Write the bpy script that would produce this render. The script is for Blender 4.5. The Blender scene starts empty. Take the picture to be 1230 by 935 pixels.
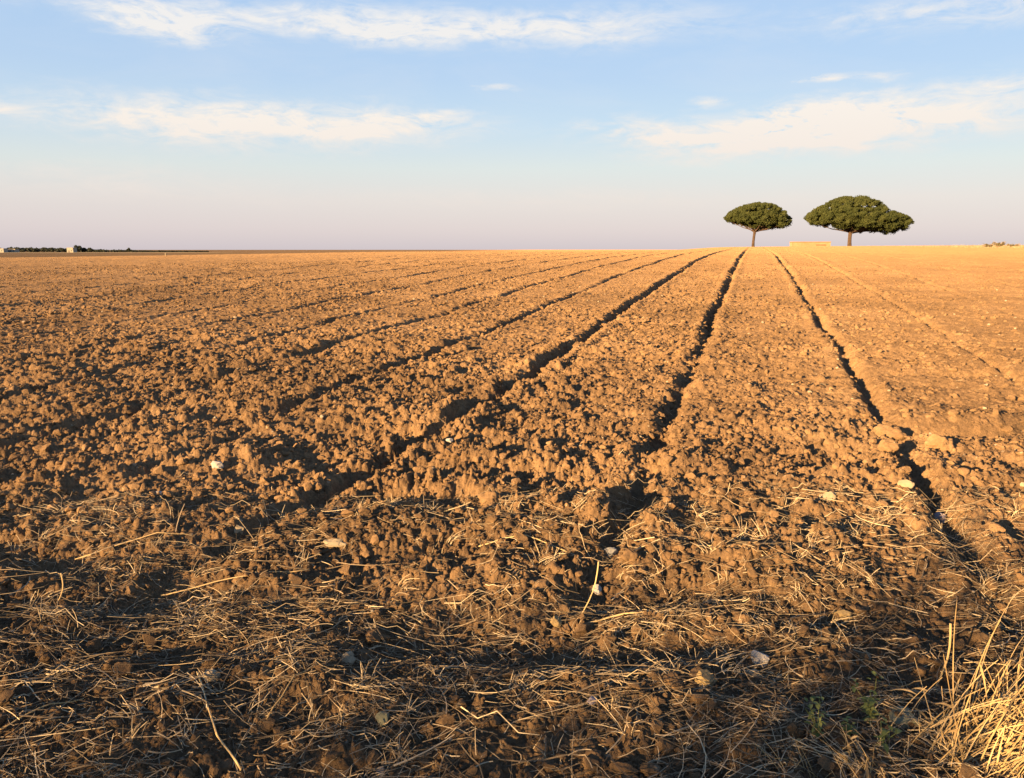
import bpy, bmesh, math, random
import numpy as np
from mathutils import Vector, Matrix, noise as mnoise

R = math.radians
SC = bpy.context.scene
COL = SC.collection
rng = np.random.default_rng(7)
random.seed(7)

# ------------------------------------------------------------------ camera, sky, sun, exposure
EYE = 1.6
PITCH = R(9.69)
FPX = 984.0                                    # focal length in pixels of the 1230 px wide photograph
cam_d = bpy.data.cameras.new('camera'); cam = bpy.data.objects.new('camera', cam_d); COL.objects.link(cam)
cam.location = (0, 0, EYE); cam.rotation_euler = (R(90) - PITCH, 0, 0)
cam_d.sensor_width = 36; cam_d.lens = 36 * FPX / 1230
cam_d.clip_start = 0.05; cam_d.clip_end = 30000
SC.camera = cam

SUN_AZ = R(40)       # azimuth the shadows point to, measured from +Y towards +X
SUN_EL = R(11)
SUN_STRENGTH = 5.0
SUN_COLOR = (1.0, 0.66, 0.31)
SKY_STRENGTH = 0.1
SC.view_settings.view_transform = 'Standard'; SC.view_settings.look = 'None'
SC.view_settings.gamma = 1.0; SC.view_settings.use_curve_mapping = False
SC.view_settings.exposure = 2.0

W = bpy.data.worlds.new('World'); SC.world = W; W.use_nodes = True
nt = W.node_tree; nt.nodes.clear()


class NT:
    """small helper to write node graphs"""
    def __init__(s, t): s.t = t
    def n(s, typ, **kw):
        nd = s.t.nodes.new(typ)
        for k, v in kw.items(): setattr(nd, k, v)
        return nd
    def link(s, a, b): s.t.links.new(a, b)
    def put(s, sock, v):
        if isinstance(v, bpy.types.NodeSocket): s.link(v, sock)
        else: sock.default_value = v
    def m(s, op, a, b=None, c=None, clamp=False):
        nd = s.n('ShaderNodeMath', operation=op, use_clamp=clamp)
        s.put(nd.inputs[0], a)
        if b is not None: s.put(nd.inputs[1], b)
        if c is not None: s.put(nd.inputs[2], c)
        return nd.outputs[0]
    def ramp(s, fac, stops, interp='LINEAR'):
        nd = s.n('ShaderNodeValToRGB'); cr = nd.color_ramp; cr.interpolation = interp
        while len(cr.elements) < len(stops): cr.elements.new(0.5)
        for e, (p, c) in zip(cr.elements, stops):
            e.position = p
            e.color = (c[0], c[1], c[2], 1) if isinstance(c, (tuple, list)) else (c, c, c, 1)
        s.put(nd.inputs[0], fac)
        return nd.outputs[0]
    def mix(s, fac, a, b, mode='MIX'):
        nd = s.n('ShaderNodeMix', data_type='RGBA', blend_type=mode)
        s.put(nd.inputs[0], fac)
        for k, v in ((6, a), (7, b)):
            if isinstance(v, tuple) and len(v) == 3: v = (*v, 1)
            s.put(nd.inputs[k], v)
        return nd.outputs[2]
    def noise(s, vec, scale, detail=4, rough=0.55, dist=0.0):
        nd = s.n('ShaderNodeTexNoise')
        if vec is not None: s.link(vec, nd.inputs['Vector'])
        nd.inputs['Scale'].default_value = scale; nd.inputs['Detail'].default_value = detail
        nd.inputs['Roughness'].default_value = rough; nd.inputs['Distortion'].default_value = dist
        return nd.outputs[0]


g = NT(nt)
out = g.n('ShaderNodeOutputWorld'); bg = g.n('ShaderNodeBackground')
g.link(bg.outputs[0], out.inputs[0]); bg.inputs[1].default_value = SKY_STRENGTH
sky = g.n('ShaderNodeTexSky', sky_type='NISHITA', sun_disc=False)
sky.sun_elevation = SUN_EL; sky.sun_rotation = math.pi + SUN_AZ
sky.altitude = 50; sky.air_density = 1.0; sky.dust_density = 0.6; sky.ozone_density = 1.5
tc = g.n('ShaderNodeTexCoord'); sep = g.n('ShaderNodeSeparateXYZ'); g.link(tc.outputs['Generated'], sep.inputs[0])
EL = g.m('MULTIPLY', g.m('ARCSINE', sep.outputs[2]), 180 / math.pi)           # elevation in degrees
AZ = g.m('MULTIPLY', g.m('ARCTAN2', sep.outputs[0], sep.outputs[1]), 180 / math.pi)
#SKYGRADE
# the evening colour of the air: pinkish belt low down, pale, then blue; deeper towards the zenith
S8 = 8.0
def lin(c): return tuple(((v / 255) / 12.92 if v / 255 <= 0.04045 else ((v / 255 + 0.055) / 1.055) ** 2.4) for v in c)
expo = 2 ** SC.view_settings.exposure * SKY_STRENGTH
def skyc(c, k=1.0): return tuple(v / expo * k / S8 for v in lin(c))
grade = g.ramp(g.m('DIVIDE', EL, 90.0, clamp=True), [
    (0.0, skyc((205, 195, 203))), (1.3 / 90, skyc((217, 205, 208))), (3.2 / 90, skyc((224, 215, 213))),
    (5.4 / 90, skyc((217, 223, 222))), (8.0 / 90, skyc((196, 217, 234))), (11 / 90, skyc((183, 208, 236))),
    (17 / 90, skyc((170, 201, 238))), (28 / 90, skyc((138, 176, 226))), (50 / 90, skyc((100, 138, 196))), (1.0, skyc((76, 110, 168)))])
graded = g.n('ShaderNodeVectorMath', operation='SCALE'); g.link(grade, graded.inputs[0]); graded.inputs['Scale'].default_value = S8
base_sky = g.mix(0.95, sky.outputs[0], graded.outputs[0])
# thin evening clouds, placed by direction in the sky
comb = g.n('ShaderNodeCombineXYZ'); g.link(AZ, comb.inputs[0]); g.link(g.m('MULTIPLY', EL, 3.2), comb.inputs[1])
warp = g.noise(comb.outputs[0], 0.13, 3, 0.6)
n1 = g.noise(comb.outputs[0], 0.26, 8, 0.66, 1.0)
n2 = g.noise(comb.outputs[0], 0.55, 6, 0.65, 0.3)
EW = g.m('ADD', EL, g.m('MULTIPLY', g.m('SUBTRACT', warp, 0.5), 2.2))
AW = g.m('ADD', AZ, g.m('MULTIPLY', g.m('SUBTRACT', n2, 0.5), 5.0))
def patch(px, py, wx, wy, amp, slope=0.0):
    """soft elliptical patch at a direction; px,py only give its azimuth and elevation"""
    x = px - 615; u = 467.5 - py
    d = (x, FPX * math.cos(PITCH) + u * math.sin(PITCH), -FPX * math.sin(PITCH) + u * math.cos(PITCH))
    az = math.degrees(math.atan2(d[0], d[1])); el = math.degrees(math.atan2(d[2], math.hypot(d[0], d[1])))
    k = math.degrees(1 / FPX)
    dx = g.m('DIVIDE', g.m('SUBTRACT', AW, az), wx * k)
    e2 = g.m('SUBTRACT', EW, el)
    if slope: e2 = g.m('SUBTRACT', e2, g.m('MULTIPLY', g.m('SUBTRACT', AW, az), slope))
    dy = g.m('DIVIDE', e2, wy * k)
    r2 = g.m('ADD', g.m('MULTIPLY', dx, dx), g.m('MULTIPLY', dy, dy))
    return g.m('MULTIPLY', g.m('EXPONENT', g.m('MULTIPLY', r2, -1.0)), amp)
CL = [(470, 30, 290, 17, 0.8, 0.0), (205, 26, 55, 17, 0.9, -0.1), (520, 44, 90, 8, 0.6, 0), (700, 35, 100, 20, 0.25, 0),
      (300, 145, 180, 20, 0.8, 0.0), (230, 160, 110, 16, 0.45, -0.05), (430, 150, 110, 16, 0.6, 0), (530, 141, 30, 8, 0.6, 0.1),
      (950, 162, 115, 18, 1.5, 0.06), (1010, 142, 90, 20, 0.6, 0.1), (1140, 142, 140, 22, 0.66, 0.04), (800, 158, 75, 13, 0.8, -0.03),
      (1170, 10, 130, 16, 0.5, 0), (990, 93, 26, 4.5, 0.9, 0.05), (1055, 88, 22, 5, 0.4, 0), (1200, 100, 70, 12, 0.35, 0.0), (858, 119, 24, 6, 0.45, 0),
      (600, 108, 26, 5, 0.4, 0), (4, 127, 22, 7, 0.6, 0), (120, 215, 160, 18, 0.22, 0), (700, 240, 400, 14, 0.15, 0)]
tot = None
for c in CL:
    p = patch(*c); tot = p if tot is None else g.m('ADD', tot, p)
dens = g.m('MULTIPLY', tot, g.m('MULTIPLY_ADD', g.m('ADD', g.m('MULTIPLY', n1, 0.65), g.m('MULTIPLY', n2, 0.35)), 7.0, -2.55, clamp=False))
dens = g.ramp(dens, [(0.03, 0.0), (0.45, 0.5), (1.0, 1.0)], 'LINEAR')
streak = g.ramp(g.noise(comb.outputs[0], 0.09, 5, 0.6, 0.5), [(0.45, 0.0), (0.75, 0.13)])
dens = g.m('MAXIMUM', dens, g.m('MULTIPLY', streak, g.ramp(g.m('DIVIDE', EL, 40.0, clamp=True), [(0.08, 0), (0.25, 1)])))
cloudc = g.ramp(g.m('DIVIDE', EL, 30.0, clamp=True), [(0.0, skyc((238, 222, 212))), (0.3, skyc((250, 242, 233))), (0.6, skyc((234, 238, 243)))])
cs = g.n('ShaderNodeVectorMath', operation='SCALE'); g.link(cloudc, cs.inputs[0]); cs.inputs['Scale'].default_value = S8
final = g.mix(dens, base_sky, cs.outputs[0])
g.link(final, bg.inputs[0])

sun_d = bpy.data.lights.new('sun', 'SUN'); sun = bpy.data.objects.new('sun', sun_d); COL.objects.link(sun)
sun_d.energy = SUN_STRENGTH; sun_d.angle = R(0.5); sun_d.color = SUN_COLOR
sdir = Vector((math.sin(SUN_AZ) * math.cos(SUN_EL), math.cos(SUN_AZ) * math.cos(SUN_EL), -math.sin(SUN_EL)))
sun.rotation_euler = sdir.to_track_quat('-Z', 'Y').to_euler(); sun.location = (-20, -20, 15)

# ------------------------------------------------------------------ numpy noise
def hsh(ix, iy, k):
    h = (ix.astype(np.int64) * 374761393 + iy.astype(np.int64) * 668265263 + k * 2147483647 + 12345) & 0xffffffff
    h = ((h ^ (h >> 13)) * 1274126177) & 0xffffffff
    h = ((h ^ (h >> 16)) * 2246822519) & 0xffffffff
    return ((h ^ (h >> 15)) & 0xffffff).astype(np.float64) / float(0x1000000)

def vnoise(x, y, k=0):
    ix = np.floor(x); iy = np.floor(y); fx = x - ix; fy = y - iy
    ux = fx * fx * fx * (fx * (fx * 6 - 15) + 10); uy = fy * fy * fy * (fy * (fy * 6 - 15) + 10)
    a = hsh(ix, iy, k); b = hsh(ix + 1, iy, k); c = hsh(ix, iy + 1, k); d = hsh(ix + 1, iy + 1, k)
    return (a * (1 - ux) + b * ux) * (1 - uy) + (c * (1 - ux) + d * ux) * uy * 1.0

def fbm(x, y, k=0, o=4, gain=0.5):
    s = 0; a = 1; t = 0
    for i in range(o):
        s = s + a * (vnoise(x, y, k + 31 * i) - 0.5); t += a
        x, y = x * 1.93 + y * 0.41 + 7.1, y * 1.93 - x * 0.41 + 3.7; a *= gain
    return s / t * 2

def bumps(x, y, size, k, cover=0.8, jag=0.42):
    """field of rounded clods of about this size, half buried; 0..1"""
    wx = x + jag * size * fbm(x / size * 1.7, y / size * 1.7, k + 5, 2); wy = y + jag * size * fbm(x / size * 1.7 + 40, y / size * 1.7, k + 6, 2)
    u = wx / size; v = wy / size; ix = np.floor(u); iy = np.floor(v)
    best = np.zeros_like(u)
    for dx in (-1, 0, 1):
        for dy in (-1, 0, 1):
            cx = ix + dx; cy = iy + dy
            px = cx + 0.15 + 0.7 * hsh(cx, cy, k); py = cy + 0.15 + 0.7 * hsh(cx, cy, k + 1)
            rr = 0.25 + 0.42 * hsh(cx, cy, k + 2); on = hsh(cx, cy, k + 3) < cover
            am = (0.35 + 0.65 * hsh(cx, cy, k + 4)) * on * rr * 1.6
            el = 0.72 + 0.56 * hsh(cx, cy, k + 7); th = 6.283 * hsh(cx, cy, k + 8); ct = np.cos(th); sn = np.sin(th)
            a_ = ((u - px) * ct + (v - py) * sn) * el; b_ = ((v - py) * ct - (u - px) * sn) / el
            # broken, slightly blocky outline, with a tilted top face
            d = (0.45 * np.hypot(a_, b_) + 0.55 * 1.12 * np.maximum(np.abs(a_), np.abs(b_))) / rr
            top = 1 + 0.85 * (hsh(cx, cy, k + 9) - 0.5) * a_ / rr + 0.5 * (hsh(cx, cy, k + 10) - 0.5) * b_ / rr
            pr = np.where(d < 1, 0.55 * np.sqrt(np.clip(1 - d * d, 0, 1)) + 0.45 * np.clip((1 - d) * 2.4, 0, 1), 0)
            best = np.maximum(best, am * pr * top)
    return best

def sstep(a, b, x):
    t = np.clip((x - a) / (b - a), 0, 1); return t * t * (3 - 2 * t)

# ------------------------------------------------------------------ terrain
FA = R(16.26); CA, SA = math.cos(FA), math.sin(FA)
FURROWS = [(-0.6, 0.9, 0.105), (1.08, 0.85, 0.095), (-2.2, 1.03, 0.11), (2.62, 0.62, 0.075), (-3.65, 0.6, 0.08), (-5.1, 0.5, 0.075),
           (-6.4, 0.55, 0.08), (-7.95, 0.5, 0.08), (-9.5, 0.42, 0.085), (-11.3, 0.4, 0.09), (-13.2, 0.4, 0.09), (-15.1, 0.38, 0.1), (-17.2, 0.35, 0.1), (4.3, 0.3, 0.09), (6.1, 0.25, 0.09), (8.2, 0.2, 0.09)]

def macro(x, y):
    """smooth lie of the land"""
    yy = np.maximum(y, -3.0)
    cap = np.interp(x, [-200, -60, -37, -25, -12, -3, 5, 18, 30, 40, 60, 120], [0.6, 0.78, 0.98, 1.16, 1.38, 1.44, 1.43, 1.56, 1.80, 1.92, 2.05, 2.3])
    a = 0.036 * yy
    ap = np.maximum(a, 1e-3); p = 4.5
    z = np.where(a > 0, (ap ** -p + cap ** -p) ** (-1 / p), a)
    r = np.hypot(x, y)
    ratio = x / np.maximum(y, 1.0)
    right = sstep(0.16, 0.26, ratio) * (y > 0)
    down = -0.0019 * np.maximum(r - 75, 0) - 0.5 * sstep(70, 160, r)
    down = np.maximum(down, -2.6 - 0.0004 * r)
    down_r = -0.9 * sstep(170, 330, r) - 0.004 * np.maximum(r - 190, 0)
    down_r = np.maximum(down_r, -4.5 - 0.0004 * r)
    z = z + down * (1 - right) + down_r * right
    z = z + sstep(25, 120, r) * 0.12 * fbm(x / 60, y / 60, 91, 2) * (1 - sstep(600, 900, r))
    return z

def rough_amt(x, y):
    """how cloddy the tilth is: rough on the left and in patches, smoother on the right rise"""
    q = x * CA - y * SA
    n = 0.5 + 0.9 * fbm(x / 1.9 + 3, y / 2.6, 17, 3)
    side = 1.0 - 0.55 * sstep(-0.5, 5.0, q)
    far = 1 - 0.3 * sstep(10, 35, np.hypot(x, y))
    return np.clip(side * far * (0.36 + 1.1 * n), 0.10, 1.4)

def micro(x, y):
    q = x * CA - y * SA; v = x * SA + y * CA
    r = np.hypot(x, y)
    h = np.zeros_like(x)
    ra = rough_amt(x, y)
    fade = 1 - sstep(90, 150, r)
    # hollows and ridges left by the harrow, mostly across the line of sight
    fl = 1 - 0.6 * sstep(5.5, 15, r)
    h += fl * 0.084 * fbm(x / 1.1 + 9, y / 0.6, 23, 3) * (0.6 + 0.4 * ra)
    h -= fl * 0.034 * sstep(0.05, 0.6, fbm(x / 0.75 + 31, y / 0.42 + 8, 83, 3))
    h += fl * 0.058 * fbm(x / 0.36, y / 0.26 + 5, 29, 3) * (0.35 + 0.65 * ra)
    # furrows
    fw = np.zeros_like(x)
    for i, (q0, dep, w) in enumerate(FURROWS):
        wob = 0.055 * fbm(v / 2.3 + i * 9, np.zeros_like(v) + i, 41, 3) * (1 + 1.2 * (q0 < -3))
        brk = 0.45 + (1.1 if abs(q0) < 3 else 1.5) * (0.5 + 0.8 * fbm(v / 1.7 + i * 5, np.zeros_like(v) + i * 3, 43, 3))
        brk = np.clip(brk, 0.05 if abs(q0) > 3 else (0.8 if q0 == -2.2 else 0.4), 1.15) 
        if q0 == -2.2: wob = wob - 0.22 * (1 - sstep(4.2, 6.2, v))
        st_ = 2.5 if q0 == -2.2 else 3.2
        e = (q - q0 - wob); brk = brk * (0.12 + 0.88 * sstep(st_, 4.5, v + 0.5 * fbm(x / 0.5, y / 0.5, 61 + i, 2)))
        h -= 0.097 * dep * brk * np.exp(-(e / (0.68 * w)) ** 2 * 1.1) * (1 + 0.35 * fbm(x / 0.12, y / 0.12, 55, 2))
        h += 0.022 * dep * brk * np.exp(-((e - 0.16) / 0.08) ** 2) + 0.034 * dep * brk * np.exp(-((e + 0.15) / 0.08) ** 2)
    # a few drag marks across the rows on the right
    c1 = y - (8.2 + 0.12 * x + 0.3 * np.sin(x * 0.9)); h -= 0.07 * np.exp(-(c1 / 0.13) ** 2) * sstep(0.5, 2.2, x)
    c2 = y - (6.7 - 0.10 * x + 0.2 * np.sin(x * 1.3 + 1)); h -= 0.07 * np.exp(-(c2 / 0.12) ** 2) * sstep(2.6, 3.4, x)
    # clods, five sizes
    for size, amp, k, cov, lim in ((0.26, 0.055, 101, 0.13, 400), (0.13, 0.044, 131, 0.2, 90), (0.070, 0.037, 161, 0.46, 60), (0.042, 0.030, 191, 0.76, 26), (0.026, 0.017, 221, 0.8, 11)):
        m = r < lim
        if m.any():
            b = bumps(x[m], y[m], size, k, cov)
            att = (0.4 + 0.6 * ra[m]) if size < 0.15 else ra[m] ** 1.2
            h[m] += amp * (fl[m] if size > 0.1 else 1 - 0.5 * (1 - fl[m])) * b * att * (1 - sstep(lim * 0.7, lim, r[m]))
    m = r < 15
    if m.any(): h[m] += 0.012 * (1 - sstep(10, 15, r[m])) * fbm(x[m] / 0.045, y[m] / 0.045, 311, 3, 0.6)
    m = r < 9
    if m.any(): h[m] += 0.007 * fbm(x[m] / 0.018, y[m] / 0.018, 301, 3, 0.6)
    return h * fade

def ground(x, y):
    x = np.asarray(x, float); y = np.asarray(y, float)
    return macro(x, y) + micro(x, y)

def at(px, py):
    """point of the smooth ground seen at a photograph pixel"""
    x = px - 615; u = 467.5 - py
    d = np.array([x, FPX * math.cos(PITCH) + u * math.sin(PITCH), -FPX * math.sin(PITCH) + u * math.cos(PITCH)]) / FPX
    t = 0.5
    while t < 400:
        p = d * t
        if p[2] + EYE <= float(macro(np.array([p[0]]), np.array([p[1]]))[0]): break
        t *= 1.004
    return float(p[0]), float(p[1])

def g1(x, y): return float(ground(np.array([x]), np.array([y]))[0])

# ------------------------------------------------------------------ object helpers
def tag(o, label=None, cat=None, group=None, kind=None):
    if label: o['label'] = label
    if cat: o['category'] = cat
    if group: o['group'] = group
    if kind: o['kind'] = kind
    return o

def mesh_np(name, verts, faces, mat, parent=None, smooth=False, attr=None):
    """verts (n,3); faces = list of (m,k) int arrays"""
    me = bpy.data.meshes.new(name)
    me.vertices.add(len(verts)); me.vertices.foreach_set('co', np.asarray(verts, np.float32).ravel())
    loops = np.concatenate([f.ravel() for f in faces]); tot = np.concatenate([np.full(len(f), f.shape[1]) for f in faces])
    me.loops.add(len(loops)); me.loops.foreach_set('vertex_index', loops.astype(np.int32))
    me.polygons.add(len(tot)); me.polygons.foreach_set('loop_start', np.concatenate([[0], np.cumsum(tot)[:-1]]).astype(np.int32))
    me.polygons.foreach_set('loop_total', tot.astype(np.int32))
    me.polygons.foreach_set('use_smooth', np.full(len(tot), smooth))
    if attr is not None:
        a = me.attributes.new('tone', 'FLOAT', 'POINT'); a.data.foreach_set('value', np.asarray(attr, np.float32))
    me.update(calc_edges=True)
    me.materials.append(mat)
    o = bpy.data.objects.new(name, me); COL.objects.link(o)
    if parent: o.parent = parent
    return o

def bm_obj(name, bm, mat, parent=None, smooth=False):
    me = bpy.data.meshes.new(name); bm.to_mesh(me); bm.free(); me.materials.append(mat)
    if smooth:
        for p in me.polygons: p.use_smooth = True
    o = bpy.data.objects.new(name, me); COL.objects.link(o)
    if parent: o.parent = parent
    return o

def empty(name, loc):
    o = bpy.data.objects.new(name, None); COL.objects.link(o); o.location = loc; o.empty_display_size = 0.1
    return o

def new_mat(name, rough=0.95):
    m = bpy.data.materials.new(name); m.use_nodes = True
    t = NT(m.node_tree); b = m.node_tree.nodes['Principled BSDF']
    b.inputs['Roughness'].default_value = rough; b.inputs['Diffuse Roughness'].default_value = 0.8; b.inputs['Specular IOR Level'].default_value = 0.15
    return m, t, b

def set_bump(t, b, height, dist, strength=1.0):
    bn = t.n('ShaderNodeBump'); bn.inputs['Strength'].default_value = strength; bn.inputs['Distance'].default_value = dist
    t.link(height, bn.inputs['Height']); t.link(bn.outputs[0], b.inputs['Normal'])

# ------------------------------------------------------------------ materials
def soil_material(name, dark=(0.088, 0.058, 0.035), mid=(0.198, 0.120, 0.062), pale=(0.31, 0.196, 0.104), ground=False):
    m, t, b = new_mat(name, 1.0)
    b.inputs['Specular IOR Level'].default_value = 0.05; b.inputs['Diffuse Roughness'].default_value = 1.0
    geo = t.n('ShaderNodeNewGeometry'); pos = geo.outputs['Position']
    a = t.noise(pos, 0.55, 5, 0.6); c = t.noise(pos, 9.0, 5, 0.65); d = t.noise(pos, 70.0, 4, 0.7)
    f = t.m('ADD', t.m('ADD', t.m('MULTIPLY', a, 0.35), t.m('MULTIPLY', c, 0.35)), t.m('MULTIPLY', d, 0.3))
    col = t.ramp(f, [(0.38, dark), (0.5, mid), (0.64, pale)])
    # chalky grains and scraps of bleached straw worked into the soil
    v = t.n('ShaderNodeTexVoronoi'); t.link(pos, v.inputs['Vector']); v.inputs['Scale'].default_value = 16
    sp = t.m('MULTIPLY', t.m('LESS_THAN', v.outputs['Distance'], 0.16), t.m('GREATER_THAN', t.noise(pos, 6.3, 1), 0.60))
    col = t.mix(t.m('MULTIPLY', sp, 0.75), col, (0.36, 0.28, 0.19))
    # darker, greyer earth in the strip nearest the viewer; ragged limit, and damp blotches farther in
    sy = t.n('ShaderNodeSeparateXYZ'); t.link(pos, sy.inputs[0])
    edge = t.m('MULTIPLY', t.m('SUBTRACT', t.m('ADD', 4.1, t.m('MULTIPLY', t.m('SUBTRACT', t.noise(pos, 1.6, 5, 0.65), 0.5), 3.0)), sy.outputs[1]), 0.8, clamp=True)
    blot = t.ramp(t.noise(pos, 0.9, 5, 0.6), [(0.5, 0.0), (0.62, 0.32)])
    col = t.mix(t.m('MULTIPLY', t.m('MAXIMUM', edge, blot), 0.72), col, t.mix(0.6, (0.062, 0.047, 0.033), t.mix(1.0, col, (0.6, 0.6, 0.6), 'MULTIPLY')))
    if ground:
        # farther ground: sunlit look of the rise put into the colour, darker brown field beyond the left brow
        sx = t.n('ShaderNodeSeparateXYZ'); t.link(pos, sx.inputs[0])
        ln = t.n('ShaderNodeVectorMath', operation='LENGTH'); t.link(pos, ln.inputs[0])
        rr = ln.outputs['Value']
        far = t.m('MULTIPLY', t.m('SUBTRACT', rr, 8.0), 1 / 45.0, clamp=True)
        col = t.mix(t.m('MULTIPLY', far, 0.72), col, (0.335, 0.198, 0.088))
        beyond = t.m('MULTIPLY', t.m('SUBTRACT', rr, 72.0), 1 / 14.0, clamp=True)
        leftw = t.m('MULTIPLY', t.m('SUBTRACT', t.m('DIVIDE', sx.outputs[0], rr), 0.02), -1 / 0.1, clamp=True)
        st = t.ramp(t.noise(pos, 0.06, 4, 0.6), [(0.4, (0.075, 0.05, 0.027)), (0.6, (0.12, 0.078, 0.042))])
        col = t.mix(t.m('MULTIPLY', beyond, leftw), col, st)
        road = t.m('MULTIPLY', t.m('LESS_THAN', t.m('ABSOLUTE', t.m('SUBTRACT', sx.outputs[1], 690)), 60), t.m('LESS_THAN', sx.outputs[0], -250))
        col = t.mix(t.m('MULTIPLY', road, 0.8), col, (0.25, 0.21, 0.13))
    t.link(col, b.inputs['Base Color'])
    e = t.noise(pos, 26.0, 8, 0.75)
    set_bump(t, b, e, 0.035 if ground else 0.02, 0.9)
    return m

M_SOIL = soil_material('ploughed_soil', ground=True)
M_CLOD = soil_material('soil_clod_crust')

def tone_mat(name, stops, rough=0.7, trans=0.0, spec=0.2):
    m, t, b = new_mat(name, rough); b.inputs['Specular IOR Level'].default_value = spec
    a = t.n('ShaderNodeAttribute', attribute_name='tone')
    geo = t.n('ShaderNodeNewGeometry')
    f = t.m('ADD', a.outputs['Fac'], t.m('MULTIPLY', t.m('SUBTRACT', t.noise(geo.outputs['Position'], 40, 3), 0.5), 0.35))
    col = t.ramp(f, stops); t.link(col, b.inputs['Base Color'])
    if trans:
        tr = t.n('ShaderNodeBsdfTranslucent'); t.link(col, tr.inputs[0]); mx = t.n('ShaderNodeMixShader'); mx.inputs[0].default_value = trans
        o = [n for n in m.node_tree.nodes if n.type == 'OUTPUT_MATERIAL'][0]
        t.link(b.outputs[0], mx.inputs[1]); t.link(tr.outputs[0], mx.inputs[2]); t.link(mx.outputs[0], o.inputs[0])
    return m

M_STRAW = tone_mat('dry_straw', [(0.0, (0.05, 0.036, 0.024)), (0.3, (0.13, 0.096, 0.06)), (0.55, (0.32, 0.24, 0.15)), (1.0, (0.56, 0.45, 0.29))])
M_GRASS = tone_mat('bleached_grass', [(0.0, (0.22, 0.135, 0.055)), (0.5, (0.45, 0.31, 0.14)), (1.0, (0.62, 0.46, 0.24))], trans=0.2)
M_LEAF = tone_mat('pine_needles', [(0.0, (0.026, 0.034, 0.011)), (0.5, (0.050, 0.058, 0.018)), (1.0, (0.078, 0.084, 0.027))], rough=0.8, trans=0.1, spec=0.1)
M_WEED = tone_mat('weed_leaf', [(0.0, (0.085, 0.11, 0.03)), (1.0, (0.22, 0.23, 0.075))], trans=0.25)
M_SCRUB = tone_mat('scrub', [(0.0, (0.05, 0.05, 0.02)), (1.0, (0.13, 0.10, 0.05))], trans=0.1)
M_FARLEAF = tone_mat('distant_leaves', [(0.0, (0.02, 0.025, 0.017)), (1.0, (0.04, 0.045, 0.028))])

def plain(name, c1, c2, scale, rough=0.9, bump=0.01):
    m, t, b = new_mat(name, rough)
    geo = t.n('ShaderNodeTexCoord'); n = t.noise(geo.outputs['Object'], scale, 6, 0.65)
    t.link(t.ramp(n, [(0.35, c1), (0.65, c2)]), b.inputs['Base Color']); set_bump(t, b, n, bump)
    return m
M_BARK = plain('pine_bark', (0.05, 0.033, 0.024), (0.10, 0.066, 0.048), 3.0, bump=0.05)

# ------------------------------------------------------------------ ground: one sheet, fine in front, coarse behind and out to the horizon
fine = np.radians(np.linspace(-47, 47, 1250)); coarse = np.radians(np.linspace(47, 313, 82)[1:-1])
az = np.concatenate([fine, coarse])
rad = np.concatenate([np.geomspace(0.5, 1.5, 60)[:-1], np.geomspace(1.5, 85, 1560), np.geomspace(85, 9000, 110)[1:]])
AZG, RG = np.meshgrid(az, rad)
X = (RG * np.sin(AZG)).ravel(); Y = (RG * np.cos(AZG)).ravel()
Z = np.empty_like(X)
CH = 400000
for i in range(0, len(X), CH): Z[i:i + CH] = ground(X[i:i + CH], Y[i:i + CH])
nA = len(az); nR = len(rad)
idx = np.arange(nA * nR).reshape(nR, nA)
nxt = np.roll(idx, -1, axis=1)
quads = np.stack([idx[:-1], idx[1:], nxt[1:], nxt[:-1]], axis=-1).reshape(-1, 4)
V = np.column_stack([X, Y, Z]); V = np.vstack([V, [[0, 0, float(Z[:nA].mean())]]])
fan = np.column_stack([idx[0], nxt[0], np.full(nA, nA * nR)])
# clockwise azimuth: flip so normals point up
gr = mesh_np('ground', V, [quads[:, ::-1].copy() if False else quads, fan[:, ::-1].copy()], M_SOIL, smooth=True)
tag(gr, kind='structure')
# normals must face up
nz = np.array(gr.data.polygons[1000].normal)
if nz[2] < 0: gr.data.flip_normals()

# ------------------------------------------------------------------ loose clods
def ico_template(sub, seed, rough=0.35):
    bm = bmesh.new(); bmesh.ops.create_icosphere(bm, subdivisions=sub, radius=1.0)
    off = Vector((seed * 7.3, seed * 3.1, seed * 5.7))
    for v in bm.verts:
        d = v.co.normalized()
        n = mnoise.noise(d * 1.3 + off) * 0.7 + mnoise.noise(d * 3.1 + off) * 0.4 + mnoise.noise(d * 7 + off) * 0.2
        v.co = d * (1 + rough * n)
    if seed < 11:                                            # broken faces
        for j in range(5):
            pn = Vector((math.sin(seed * 3.3 + j * 2.1), math.cos(seed * 1.7 + j * 4.3), math.sin(seed * 5.1 + j * 1.3))).normalized()
            for v in bm.verts:
                e_ = v.co.dot(pn) - 0.55
                if e_ > 0: v.co -= pn * e_ * 0.9
    bm.verts.ensure_lookup_table()
    vs = np.array([v.co[:] for v in bm.verts]); fs = np.array([[v.index for v in f.verts] for f in bm.faces]); bm.free()
    return vs, fs

def rot_mats(n):
    q = rng.normal(size=(n, 4)); q /= np.linalg.norm(q, axis=1)[:, None]; w, x, y, z = q.T
    return np.stack([1 - 2 * (y * y + z * z), 2 * (x * y - z * w), 2 * (x * z + y * w), 2 * (x * y + z * w), 1 - 2 * (x * x + z * z), 2 * (y * z - x * w),
                     2 * (x * z - y * w), 2 * (y * z + x * w), 1 - 2 * (x * x + y * y)], axis=1).reshape(n, 3, 3)

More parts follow.
